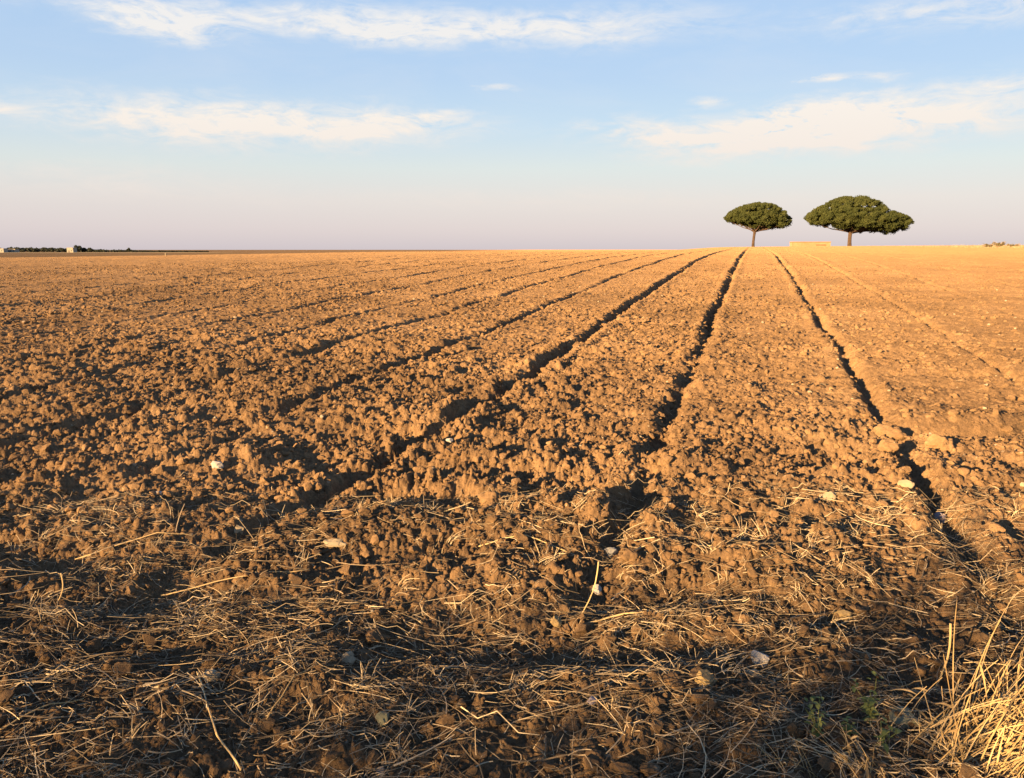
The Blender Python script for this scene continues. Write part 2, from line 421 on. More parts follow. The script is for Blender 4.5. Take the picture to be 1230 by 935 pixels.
def scatter_lumps(pos, size, flat=0.75):
    """pos (n,3), size (n,) -> verts, faces for all lumps with detail by apparent size"""
    vs_all, fs_all = [], []; base = 0
    app = size * FPX / np.linalg.norm(pos, axis=1)
    lod = np.where(app > 9, 3, np.where(app > 2.2, 2, 1))
    for L in (1, 2, 3):
        for tmpl in range(10):
            sel = np.where((lod == L) & (np.arange(len(pos)) % 10 == tmpl))[0]
            if not len(sel): continue
            tv, tf = ico_template(L, tmpl + 1, 0.5)
            n = len(sel); Rm = rot_mats(n)
            sc = 1 + rng.uniform(-0.3, 0.35, (n, 1, 3))
            v = np.einsum('nij,nkj->nki', Rm, tv[None] * sc) * size[sel][:, None, None]
            v[:, :, 2] *= flat
            v += pos[sel][:, None, :]
            fs_all.append((tf[None] + (base + np.arange(n) * len(tv))[:, None, None]).reshape(-1, 3)); base += n * len(tv)
            vs_all.append(v.reshape(-1, 3))
    return np.vstack(vs_all), np.vstack(fs_all)

N = 110000
r = np.exp(rng.uniform(math.log(1.9), math.log(34), N)); a = rng.uniform(-0.8, 0.8, N)
x = r * np.sin(a); y = r * np.cos(a)
smin = np.maximum(0.005, 0.0011 * r)
size = smin * rng.uniform(0.02, 1, N) ** -0.55; size = np.minimum(size, 0.038)
keep = rng.uniform(0, 1, N) < np.clip(rough_amt(x, y) * 0.95, 0.12, 1)
x, y, size = x[keep], y[keep], size[keep]
z = ground(x, y) + size * rng.uniform(-0.35, 0.35, len(x))
v, f = scatter_lumps(np.column_stack([x, y, z]), size)
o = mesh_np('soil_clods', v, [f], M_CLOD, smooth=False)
tag(o, 'loose crumbly brown clods of soil scattered over the ploughed field', 'soil clods', kind='stuff')

#PART2
def ray(px, py):
    x = px - 615; u = 467.5 - py
    return np.array([x, FPX * math.cos(PITCH) + u * math.sin(PITCH), -FPX * math.sin(PITCH) + u * math.cos(PITCH)])
def at_y(px, py, y):
    d = ray(px, py); d = d * (y / d[1]); return Vector((d[0], d[1], d[2] + EYE))

# ------------------------------------------------------------------ tubes and blades
def tube_np(paths, radii, tones, sides=3):
    """paths (n,k,3), radii (n,k): n thin tubes -> verts, faces, tone"""
    n, k, _ = paths.shape
    tan = np.gradient(paths, axis=1); tan /= np.linalg.norm(tan, axis=2, keepdims=True) + 1e-9
    ref = rng.normal(size=(n, 1, 3)); a = np.cross(tan, ref); a /= np.linalg.norm(a, axis=2, keepdims=True) + 1e-9
    b = np.cross(tan, a)
    ang = np.arange(sides) * 2 * math.pi / sides
    v = paths[:, :, None, :] + radii[:, :, None, None] * (a[:, :, None, :] * np.cos(ang)[None, None, :, None] + b[:, :, None, :] * np.sin(ang)[None, None, :, None])
    v = v.reshape(-1, 3)
    base = (np.arange(n) * k * sides)[:, None, None]
    i = (np.arange(k - 1) * sides)[None, :, None]; j = np.arange(sides)[None, None, :]; j2 = (j + 1) % sides
    f = np.stack([base + i + j, base + i + j2, base + i + sides + j2, base + i + sides + j], axis=-1).reshape(-1, 4)
    return v, f, np.repeat(tones, k * sides)

def tube_obj(name, pts, rads, mat, parent=None, tone=0.7, sides=7):
    v, f, t = tube_np(np.array([pts], float), np.array([rads], float), np.array([tone]), sides)
    k = len(pts); c0 = np.arange(sides)[None, ::-1]; c1 = (np.arange(sides) + (k - 1) * sides)[None]
    return mesh_np(name, v, [f, c0.copy(), c1.copy()], mat, parent, True, t)

# ------------------------------------------------------------------ stone pines
def leaf_cloud(centres, rads, per, size, flat=0.75, shell=0.6):
    n = len(centres)
    d = rng.normal(size=(n, per, 3)); d /= np.linalg.norm(d, axis=2, keepdims=True)
    rr = shell + (1 - shell) * rng.uniform(0, 1, (n, per, 1)) ** 0.5
    low = d[:, :, 2:3] < -0.2; rr = np.where(low, rr * rng.uniform(0.4, 1, rr.shape), rr)
    p = centres[:, None, :] + d * rr * rads[:, None, None] * np.array([1, 1, flat])
    p = p.reshape(-1, 3); dd = d.reshape(-1, 3) + rng.normal(size=(n * per, 3)) * 0.55; dd /= np.linalg.norm(dd, axis=1)[:, None]
    a = np.cross(dd, rng.normal(size=dd.shape)); a /= np.linalg.norm(a, axis=1)[:, None]; b = np.cross(dd, a)
    s = size * rng.uniform(0.6, 1.3, (len(p), 1))
    v = np.stack([p - a * s * 0.5 - b * s * 0.45, p + a * s * 0.5 - b * s * 0.3, p + b * s * 0.7 + dd * s * 0.25], axis=1).reshape(-1, 3)
    f = np.arange(len(v)).reshape(-1, 3)
    tone = np.repeat(rng.uniform(0.2, 0.8, n), per) + rng.uniform(-0.2, 0.2, n * per)
    return v, f, np.repeat(tone, 3)

def stone_pine(D, base_px, top_prof, bot_prof, trunk_px, trunk_r, puffs, limbs, label):
    bx, by = base_px
    o = at_y(bx, by, D); gz = float(macro(np.array([o.x]), np.array([o.y]))[0])
    root = empty('pine_tree', (o.x, D, gz)); tag(root, label, 'pine tree', 'umbrella pines on the brow of the field')
    def prof(P): # pixel profile to metres relative to the tree base
        q = [at_y(a, b, D) for a, b in P]; return np.array([p.x - o.x for p in q]), np.array([p.z - gz for p in q])
    tx, tz = prof(top_prof); bxx, bz = prof(bot_prof)
    cx = (tx[0] + tx[-1]) / 2; hw = (tx[-1] - tx[0]) / 2
    cen = []; rad = []
    def env(px_, dy):
        """top and bottom of the crown at plan position, turned about the middle"""
        ex = px_ - cx; rho = min(1, math.hypot(ex, dy / 0.9) / hw); cph = ex / (rho * hw + 1e-6)
        w = 0.5 + 0.5 * cph
        t_ = (1 - w) * np.interp(cx - rho * hw, tx, tz) + w * np.interp(cx + rho * hw, tx, tz)
        b_ = (1 - w) * np.interp(cx - rho * hw, bxx, bz) + w * np.interp(cx + rho * hw, bxx, bz)
        return t_, b_
    while len(cen) < puffs:
        ph = random.uniform(0, 2 * math.pi); rho = random.uniform(0, 1) ** 0.5
        ex = cx + math.cos(ph) * rho * hw; dy = math.sin(ph) * rho * hw * 0.9
        t_, b_ = env(ex, dy); r_ = random.uniform(0.4, 0.78) * (1 - 0.3 * rho)
        if t_ - b_ < 0.5: r_ *= 0.6
        k = random.random()
        zt = t_ - r_ * 0.75; zb = b_ + r_ * 0.6
        z_ = zt if k < 0.62 else (zb + (zt - zb) * random.random() if zt > zb else zt)
        ex = cx + (ex - cx) * (1 - r_ / hw * 0.8)
        cen.append((ex, dy, z_)); rad.append(r_)
    cen = np.array(cen); rad = np.array(rad)
    m_ = puffs; ph = rng.uniform(0, 2 * math.pi, m_); rho = rng.uniform(0, 0.82, m_) ** 0.6; add = []
    for a_, b_ in zip(ph, rho):
        ex = cx + math.cos(a_) * b_ * hw; dy = math.sin(a_) * b_ * hw * 0.9; t_, bb = env(ex, dy); add.append((ex, dy, bb + (t_ - bb) * random.uniform(0.12, 0.7)))
    cen = np.vstack([cen, add]); rad = np.concatenate([rad, rng.uniform(0.5, 0.9, m_)])
    v, f, t = leaf_cloud(cen, rad * rng.uniform(0.85, 1.2, len(rad)), 150, 0.17, 0.75, 0.3)
    mesh_np('crown', v, [f], M_LEAF, root, False, t)
    # trunk
    tp = [at_y(a, b, D) for a, b in trunk_px]
    pts = [(p.x - o.x, 0.08 * i, p.z - gz) for i, p in enumerate(tp)]
    pts[0] = (pts[0][0], 0, -0.4)
    tube_obj('trunk', pts, trunk_r, M_BARK, root, sides=12)
    top = np.array(pts[-1])
    for i in range(limbs):
        j = random.randrange(len(cen)); c = cen[j]
        st = np.array(pts[-1]) * 1.0; st[2] -= random.uniform(0, 0.5)
        mid = st + (c - st) * 0.5; mid[2] = st[2] + (c[2] - st[2]) * 0.38 ; mid[:2] += rng.normal(size=2) * 0.15
        r0 = trunk_r[-1] * random.uniform(0.22, 0.4)
        q1 = st + (mid - st) * 0.5 + np.array([0, 0, 0.05]); q3 = mid + (c - mid) * 0.55
        tube_obj('limb', [st, q1, mid, q3, c], [r0, r0 * 0.85, r0 * 0.65, r0 * 0.45, r0 * 0.2], M_BARK, root, sides=6)
    return root

stone_pine(140, (904.5, 298), [(870.5, 259), (875, 254.5), (885, 249), (900, 244), (913, 242.2), (930, 245), (940, 251), (947, 257), (950.5, 264)],
           [(870.5, 266), (884, 269), (897, 274), (905, 278), (925, 278.5), (944, 276), (950.5, 273)],
           [(904.3, 300), (905, 291), (906, 284), (907.5, 276)], [0.27, 0.22, 0.21, 0.26], 260, 30,
           'smaller of the two umbrella pines, slim trunk, standing left of the low stone hut')
stone_pine(146, (1020.4, 298), [(968, 259.5), (973.4, 254.5), (979.5, 250.5), (996.6, 240.7), (1012, 235.9), (1029.5, 233.7), (1043, 236.5), (1056, 242.6), (1068.5, 253), (1077, 256.5), (1088, 261), (1092.5, 266)],
           [(968, 268), (978, 270), (994, 273), (1003, 279), (1015, 280.5), (1045, 282), (1063, 282), (1069, 283), (1080, 278.5), (1090, 274.5), (1092.5, 272)],
           [(1020.2, 300), (1020.6, 291), (1021.2, 285), (1022.5, 277)], [0.38, 0.32, 0.30, 0.34], 640, 46,
           'larger wide umbrella pine with a lopsided crown, standing right of the low stone hut')

# ------------------------------------------------------------------ buildings
def box_bm(bm, x0, x1, y0, y1, z0, z1):
    vs = [bm.verts.new(p) for p in ((x0, y0, z0), (x1, y0, z0), (x1, y1, z0), (x0, y1, z0), (x0, y0, z1), (x1, y0, z1), (x1, y1, z1), (x0, y1, z1))]
    for q in ((0, 3, 2, 1), (4, 5, 6, 7), (0, 1, 5, 4), (1, 2, 6, 5), (2, 3, 7, 6), (3, 0, 4, 7)): bm.faces.new([vs[i] for i in q])
M_STONE = plain('warm_sandstone', (0.26, 0.16, 0.085), (0.34, 0.215, 0.12), 1.2, bump=0.03)
M_STONE2 = plain('roof_slab', (0.22, 0.13, 0.075), (0.28, 0.17, 0.10), 1.0, bump=0.03)
M_SLOT_SHADE = plain('slot_shade', (0.03, 0.022, 0.016), (0.05, 0.035, 0.025), 2)  # solid dark panel; the shade inside the slot is its colour
M_PALE = plain('pale_plaster', (0.32, 0.28, 0.22), (0.42, 0.38, 0.31), 0.6)
M_ROOF = plain('grey_roof', (0.13, 0.10, 0.08), (0.2, 0.15, 0.12), 0.8)
M_PANE = plain('dark_window', (0.03, 0.03, 0.035), (0.05, 0.05, 0.05), 1, rough=0.3)

D = 128
pL = at_y(951.5, 290.4, D); pR = at_y(997.5, 291, D); gz = g1((pL.x + pR.x) / 2, D)
hut = empty('stone_hut', ((pL.x + pR.x) / 2, D, gz)); hut.rotation_euler.z = R(-13)
tag(hut, 'low flat-roofed sandstone hut with a dark slot, half sunk behind the brow between the pines', 'hut')
hw = (pR.x - pL.x) / 2 * 0.96; ht = pL.z - gz; ox = 0.25 * hw
bm = bmesh.new()
z1, z2 = ht * 0.20, ht * 0.34                                     # wall pieces around the slot
box_bm(bm, -hw, hw, 0.25, 3.2, -0.6, ht - 0.14)
box_bm(bm, -hw, ox, 0, 0.248, -0.6, ht - 0.14); box_bm(bm, ox + 1.5, hw, 0, 0.248, -0.6, ht - 0.14)
box_bm(bm, ox, ox + 1.5, 0.002, 0.248, -0.6, z1); box_bm(bm, ox, ox + 1.5, 0.002, 0.248, z2, ht - 0.142)
bm_obj('wall', bm, M_STONE, hut)
bm = bmesh.new(); box_bm(bm, -hw - 0.06, hw + 0.06, -0.07, 3.27, ht - 0.138, ht); bmesh.ops.bevel(bm, geom=bm.edges[:], offset=0.02, affect='EDGES')
bm_obj('roof', bm, M_STONE2, hut)
bm = bmesh.new(); box_bm(bm, ox + 0.003, ox + 1.497, 0.15, 0.246, z1 + 0.003, z2 - 0.003); bm_obj('slot', bm, M_SLOT_SHADE, hut)

def farm_building(name, px0, px1, ytop, D, label, cat, pitched, depth=7.0, nwin=2):
    a = at_y(px0, ytop, D); b = at_y(px1, ytop, D); cx = (a.x + b.x) / 2
    gz = float(macro(np.array([cx]), np.array([float(D)]))[0]); hw = (b.x - a.x) / 2
    e = empty(name, (cx, D, gz)); tag(e, label, cat)
    h = max(2.8, a.z - gz); hwall = h - (0.9 if pitched else 0.25)
    bm = bmesh.new(); box_bm(bm, -hw, hw, 0, depth, -0.5, hwall); bm_obj('wall', bm, M_PALE, e)
    bm = bmesh.new()
    if pitched:
        vs = [bm.verts.new(p) for p in ((-hw - .3, -.4, hwall + .003), (hw + .3, -.4, hwall + .003), (hw + .3, depth + .4, hwall + .003), (-hw - .3, depth + .4, hwall + .003), (-hw - .3, depth / 2, h), (hw + .3, depth / 2, h))]
        for q in ((0, 3, 2, 1), (0, 1, 5, 4), (2, 3, 4, 5), (0, 4, 3), (1, 2, 5)): bm.faces.new([vs[i] for i in q])
    else: box_bm(bm, -hw - .15, hw + .15, -.15, depth + .15, hwall + .003, h)
    bm_obj('roof', bm, M_ROOF if pitched else M_PALE, e)
    for i in range(nwin):
        wx = -hw + (i + 0.5 if nwin > 1 else 0.75) * 2 * hw / nwin if nwin > 1 else hw * 0.4
        w = bmesh.new(); box_bm(w, wx - .5, wx + .5, -0.06, -0.004, 1.0, 2.0); bm_obj('window', w, M_PANE, e)
    bm = bmesh.new(); box_bm(bm, -hw * 0.35 - .5, -hw * 0.35 + .5, -0.07, -0.004, 0.0, 2.05); bm_obj('door', bm, M_ROOF, e)
farm_building('farmhouse', 80, 87.5, 297.6, 780, 'tiny pale farmhouse beside the dark clump of trees on the far left horizon', 'farmhouse', False, nwin=1)
farm_building('farm_shed', -6, 4, 298.6, 790, 'pale shed cut by the left edge of the photo under the far treeline', 'shed', False, nwin=2)
farm_building('farm_shed', 7, 18, 299.2, 800, 'low long cream shed on the far horizon, second from the left edge', 'shed', False, nwin=3)

# ------------------------------------------------------------------ far trees on the left
def far_tree(px, ytop, wpx, D, label, name='tree'):
    c = at_y(px, ytop, D); gz = float(macro(np.array([c.x]), np.array([float(D)]))[0]); H = max(c.z - gz, 2.0)
    e = empty(name, (c.x, D, gz)); tag(e, label, 'tree', 'lone trees along the far left horizon')
    w = wpx / FPX * D / 2
    n = 26; th = rng.uniform(0, 2 * math.pi, n); rh = rng.uniform(0, 1, n) ** 0.5
    cen = np.column_stack([np.cos(th) * rh * w * 0.75, np.sin(th) * rh * w * 0.6, H * (0.5 + 0.36 * rng.uniform(-1, 1, n) * (1 - rh * 0.5))])
    v, f, t = leaf_cloud(cen, np.full(n, min(w, H) * 0.36), 60, min(w, H) * 0.28)
    mesh_np('crown', v, [f], M_FARLEAF, e, False, t)
    tube_obj('trunk', [(0, 0, -0.3), (0.1, 0, H * 0.3), (0, 0, H * 0.6)], [0.3, 0.22, 0.12], M_BARK, e, sides=6)
far_tree(93, 293.8, 10, 800, 'tallest dark tree on the far left horizon, right beside the farmhouse')
far_tree(101, 297.0, 7, 805, 'low dark round tree just right of the tallest far left tree')
far_tree(108, 297.2, 7, 815, 'dark tree at the right end of the clump by the farmhouse')
far_tree(154, 297.4, 5, 900, 'small lone tree on the far horizon between farmhouse and the bare field')
far_tree(74, 297.0, 6, 820, 'dark tree just left of the pale farmhouse on the horizon')
# continuous far wood, thinning towards the middle
cs = []; rs = []
for i in range(1700):
    px = random.uniform(-420, 250); D = random.uniform(880, 1150)
    hgt = np.interp(px, [-420, 60, 120, 180, 250], [6.0, 5.2, 2.9, 1.3, 0.5]) * random.uniform(0.7, 1.1)
    x_ = (px - 615) * D / 998.0; gz = float(macro(np.array([x_]), np.array([D]))[0])
    cs.append((x_, D, gz + hgt * random.uniform(0.3, 0.75))); rs.append(hgt * 0.42)
v, f, t = leaf_cloud(np.array(cs), np.array(rs), 34, 1.6, flat=0.8)
o = mesh_np('far_woodland', v, [f], M_FARLEAF, None, False, t)
tag(o, 'dark band of far woodland along the left horizon behind the farm', 'woodland', kind='stuff')

SM_POST = plain('weathered_stone', (0.2, 0.16, 0.11), (0.27, 0.21, 0.15), 5)
# pale boundary stone on the left brow
def boundary_stone(px, py, D, hpx, label):
    p = at_y(px, py, D); gz = g1(p.x, D); bm = bmesh.new()
    h = hpx / FPX * D
    box_bm(bm, -h * .3, h * .3, -h * .22, h * .22, -0.1, h); bmesh.ops.bevel(bm, geom=bm.edges[:], offset=h * 0.08, segments=2, affect='EDGES')
    o = bm_obj('boundary_stone', bm, SM_POST); o.location = (p.x, D, gz); tag(o, label, 'boundary stone')
boundary_stone(199, 305.3, 62, 3.2, 'small pale boundary stone on the brow of the field, far left')

# ------------------------------------------------------------------ dry bushes on the right brow
def dry_bush(px, D, hpx, wpx, label, n=160):
    x_ = float(at_y(px, 294, D).x); gz = g1(x_, D); h = hpx / FPX * D; w = wpx / FPX * D / 2
    e = empty('dry_bush', (x_, D, gz)); tag(e, label, 'bush', 'dry bushes on the right brow')
    k = 4; a0 = rng.uniform(0, 2 * math.pi, n); s = rng.uniform(0.3, 1, n)[:, None]
    tip = np.column_stack([np.cos(a0) * w, np.sin(a0) * w, rng.uniform(0.5, 1.0, n) * h]) * np.where(s > .2, s, s)
    tt = np.linspace(0, 1, k)[None, :, None]
    P = tip[:, None, :] * tt + np.array([0, 0, 1]) * (tt * (1 - tt)) * h * 0.5 + rng.normal(size=(n, k, 3)) * 0.02; P[:, 0] = rng.normal(size=(n, 3)) * 0.03
    v, f, t = tube_np(P, np.full((n, k), 0.011) * np.linspace(1, .5, k), rng.uniform(0.1, 0.7, n))
    mesh_np('twigs', v, [f], M_STRAW, e, False, t)
    m_ = 60; c = tip[rng.integers(0, n, m_)] * rng.uniform(0.5, 1, (m_, 1))
    v, f, t = leaf_cloud(c, np.full(m_, h * 0.12), 12, 0.07); mesh_np('foliage', v, [f], M_SCRUB, e, False, t)
dry_bush(1200, 66, 8.5, 15, 'tallest dry bush on the right skyline of the field')
dry_bush(1187, 65, 5, 14, 'low grey-green bush just left of the tallest bush on the right skyline')
dry_bush(1217, 67, 4.5, 16, 'low dry bush at the right edge of the skyline')
n = 2600; xs = rng.uniform(34, 56, n); ys = rng.uniform(58, 74, n); zs = ground(xs, ys)
P = np.zeros((n, 3, 3)); P[:, :, 0] = xs[:, None]; P[:, :, 1] = ys[:, None]; hh = rng.uniform(0.05, 0.2, n) * (0.4 + vnoise(xs / 1.5, ys / 1.5, 77)) 
P[:, :, 2] = zs[:, None] + np.linspace(-0.02, 1, 3)[None] * hh[:, None]; P[:, 2, :2] += rng.normal(size=(n, 2)) * 0.06
v, f, t = tube_np(P, np.tile([0.008, 0.006, 0.003], (n, 1)), rng.uniform(0.2, 0.8, n))
o = mesh_np('skyline_grass', v, [f], M_STRAW, None, False, t); tag(o, 'sparse dry grass along the brow of the field at the right', 'dry grass', kind='stuff')

# ------------------------------------------------------------------ straw and stubble litter in the foreground
def straw_field(n, ymin, ymax, xw, lmin, lmax, rmin, rmax, lift, seed, clump=True, k=5):
    P_ = rng.uniform(0, 1, (int(n * 4), 2)); y = ymin + (ymax - ymin) * P_[:, 0] ** 1.5; x = (P_[:, 1] * 2 - 1) * (xw + y * 0.5)
    d = 0.5 + 0.9 * fbm(x / 0.55 + seed, y / 0.4, seed, 3)
    keep_ = rng.uniform(0, 1, len(x)) < (np.clip(d, 0.08, 1) ** 1.3 if clump else 1.0)
    x, y = x[keep_][:n], y[keep_][:n]; n = len(x)
    L = lmin + (lmax - lmin) * rng.uniform(0, 1, n) ** 2.6
    hd = rng.uniform(0, math.pi, n); hd = np.where(rng.uniform(0, 1, n) < 0.45, rng.normal(0.15, 0.45, n), hd)
    cur = rng.normal(0, 0.5, n)
    s = np.linspace(-0.5, 0.5, k)
    ang = hd[:, None] + cur[:, None] * s[None]
    px_ = x[:, None] + L[:, None] * s[None] * np.cos(ang); py_ = y[:, None] + L[:, None] * s[None] * np.sin(ang)
    gz = ground(px_.ravel(), py_.ravel()).reshape(n, k)
    u_ = (s + 0.5)[None]; chord = gz[:, :1] * (1 - u_) + gz[:, -1:] * u_; ex = np.clip((gz - chord).max(axis=1), 0, None)[:, None]
    tilt = rng.normal(0, 0.16, n)[:, None] * L[:, None] * s[None] * 1.0
    z = chord + ex * 0.75 + tilt * 0.6 + 0.001 + rng.uniform(0, lift, n)[:, None] ** 1.0
    kink = rng.uniform(0, 1, n) < 0.25
    z[kink, 2] += L[kink] * rng.uniform(0.05, 0.22, kink.sum())
    PP = np.stack([px_, py_, z], axis=2)
    rd = (rmin + (rmax - rmin) * rng.uniform(0, 1, n) ** 2)[:, None] * np.linspace(1, 0.6, k)[None]
    return tube_np(PP, rd, rng.beta(1.3, 1.9, n))
parts = [straw_field(13000, 1.7, 4.7, 2.2, 0.02, 0.2, 0.0007, 0.0024, 0.022, 3),
         straw_field(8000, 1.5, 3.3, 2.2, 0.03, 0.26, 0.0007, 0.0019, 0.035, 4),
         straw_field(2200, 1.9, 4.6, 2.5, 0.06, 0.34, 0.0012, 0.003, 0.03, 5),
         straw_field(7000, 1.6, 4.7, 2.3, 0.007, 0.03, 0.0006, 0.0017, 0.006, 12),
         straw_field(900, 4.4, 9.5, 4.0, 0.02, 0.12, 0.001, 0.002, 0.01, 6, False),
         straw_field(3200, 1.7, 4.4, 2.4, 0.03, 0.16, 0.0012, 0.0028, 0.015, 8)]
# short standing stubble in broken tufts
nt_ = 330; ty = 1.7 + 2.8 * rng.uniform(0, 1, nt_) ** 1.3; tx = rng.uniform(-1, 1, nt_) * (1.8 + ty * 0.6)
per = 11; bx = np.repeat(tx, per) + rng.normal(size=nt_ * per) * 0.018; by = np.repeat(ty, per) + rng.normal(size=nt_ * per) * 0.018
lean = rng.normal(size=(nt_ * per, 2)) * 0.6 + np.repeat(rng.normal(size=(nt_, 2)) * 0.5, per, axis=0); hh = rng.uniform(0.02, 0.085, nt_ * per)
gz = ground(bx, by); k = 4; s = np.linspace(0, 1, k)
PP = np.stack([bx[:, None] + lean[:, :1] * hh[:, None] * s ** 1.5, by[:, None] + lean[:, 1:] * hh[:, None] * s ** 1.5, gz[:, None] - 0.005 + hh[:, None] * s * (1 - 0.3 * s * np.abs(lean[:, :1]).clip(0, 1))], axis=2)
parts.append(tube_np(PP, np.tile([0.0016, 0.0015, 0.0013, 0.0008], (len(bx), 1)), rng.beta(3, 2, len(bx))))
vs = np.vstack([p[0] for p in parts]); off = np.cumsum([0] + [len(p[0]) for p in parts])
fs = np.vstack([p[1] + o_ for p, o_ in zip(parts, off)]); ts = np.concatenate([p[2] for p in parts])
o = mesh_np('straw_litter', vs, [fs], M_STRAW, None, False, ts)
tag(o, 'tangled dry straw and broken stubble lying over the soil in front', 'straw litter', kind='stuff')

# ------------------------------------------------------------------ single long stalks one can pick out
def stalk(pts, rad, label, tone=0.8, mat=None):
    """pts: (px, py, height above ground in m) - each pixel is put on the lie of the land"""
    W_ = []
    for px, py, h in pts:
        x_, y_ = at(px, py); W_.append((x_, y_, g1(x_, y_) + h))
    W_ = np.array(W_); n_ = 9; tt = np.linspace(0, len(W_) - 1, n_)
    Q = np.column_stack([np.interp(tt, range(len(W_)), W_[:, i]) for i in range(3)]); Q[1:-1] += rng.normal(size=(n_ - 2, 3)) * 0.002
    Q[:, 2] = np.maximum(Q[:, 2], ground(Q[:, 0], Q[:, 1]) + 0.004)
    b0 = Vector(Q[0]); Q -= Q[0]
    o = tube_obj('straw_stalk', Q, np.linspace(rad, rad * 0.7, n_), mat or M_GRASS, None, tone, 6); o.location = b0
    tag(o, label, 'straw stalk', 'long single stalks lying in the straw'); return o
def upright(px0, py0, px1, py1, rad, label, tone=0.8, lean_y=0.0, bend=0.02):
    x_, y_ = at(px0, py0); z_ = g1(x_, y_); tip = at_y(px1, py1, y_ + lean_y); n_ = 7
    Q = np.array([[x_ + (tip.x - x_) * s, y_ + lean_y * s, z_ - 0.01 + (tip.z - z_) * s] for s in np.linspace(0, 1, n_)]); Q[:, 0] += bend * np.sin(np.linspace(0, math.pi, n_))
    b0 = Vector(Q[0]); Q -= Q[0]
    o = tube_obj('straw_stalk', Q, np.linspace(rad * 0.8, rad, n_), M_GRASS, None, tone, 6); o.location = b0
    tag(o, label, 'straw stalk', 'long single stalks lying in the straw'); return o
stalk([(290, 932, 0.01), (262, 905, 0.02), (238, 828, 0.03)], 0.0035, 'thick pale bent stalk near the bottom left, running away from the viewer')
upright(694, 735, 719, 672, 0.003, 'bright stalk leaning up to the right at the end of the central furrow', 0.9)
stalk([(575, 668, 0.012), (630, 664, 0.02), (692, 676, 0.012)], 0.003, 'straight bright stalk lying crosswise left of the grey stone', 0.9)
stalk([(193, 712, 0.03), (280, 702, 0.03), (372, 693, 0.02)], 0.0028, 'long straight golden stalk lying crosswise among straw, left side', 0.9)
upright(66, 733, 73, 686, 0.003, 'short stalk standing upright near the left edge', 0.85)
upright(1122, 824, 1142, 746, 0.0038, 'thick lone stem standing upright just left of the dry grass tuft', 0.75)
stalk([(321, 879, 0.02), (356, 842, 0.035), (391, 805, 0.02)], 0.0026, 'thin brownish stalk slanting up to the right in the shade, lower left', 0.4)
stalk([(702, 747, 0.02), (740, 741, 0.03), (780, 743, 0.02)], 0.0038, 'short thick split stalk lying right of the central furrow', 0.85)
stalk([(1043, 844, 0.03), (1080, 835, 0.05), (1118, 826, 0.05)], 0.0022, 'thin grey stalk pointing left out of the dry grass tuft', 0.35)
stalk([(0, 902, 0.015), (50, 878, 0.03), (102, 856, 0.02)], 0.0028, 'long shaded stalk running in from the bottom left corner', 0.55)
stalk([(832, 663, 0.015), (880, 666, 0.02), (926, 671, 0.01)], 0.0026, 'straight pale stalk lying crosswise right of the central furrow', 0.9)
stalk([(90, 672, 0.02), (190, 657, 0.05), (232, 657, 0.03)], 0.0026, 'arched pale stalk over a dark hollow at the left', 0.85)

# ------------------------------------------------------------------ pale stones and big clods lying on the field
def stone_mat(name, c):
    c1 = tuple(v * 0.7 for v in c); return plain(name, c1, c, 14, bump=0.006)
SM = dict(white=stone_mat('chalk_white', (0.40, 0.36, 0.32)), cream=stone_mat('cream_limestone', (0.33, 0.26, 0.17)), grey=stone_mat('grey_stone', (0.20, 0.19, 0.18)),
          yellow=stone_mat('yellow_stone', (0.27, 0.19, 0.09)), lilac=stone_mat('lilac_stone', (0.32, 0.27, 0.29)), green=stone_mat('greenish_stone', (0.17, 0.165, 0.11)), clod=M_CLOD)
def rock(px, py, wpx, hpx, kind, label, seed, rough=0.45, name='stone', cat='stone', chip=True, sub=3):
    x_, y_ = at(px, py + hpx * 0.45); dist = math.hypot(x_, y_, EYE); sx = wpx / FPX * dist / 2; sz = hpx / FPX * dist / 2
    vs_, fs_ = ico_template(sub, seed, rough)
    if chip:
        for i in range(5):
            nrm = rng.normal(size=3); nrm /= np.linalg.norm(nrm); d_ = vs_ @ nrm; cut = 0.68; vs_ = vs_ - np.clip(d_ - cut, 0, None)[:, None] * nrm
    vs_ = vs_ / np.abs(vs_).max(axis=0) * np.array([sx, (sx + sz) / 2, sz])
    o = mesh_np(name, vs_, [fs_], SM[kind], None, kind == 'clod')
    o.location = (x_, y_, g1(x_, y_) + sz * 0.42); o.rotation_euler.z = random.uniform(-0.4, 0.4)
    tag(o, label, cat, 'pale stones on the soil' if kind != 'clod' else 'big clods on the soil'); return o
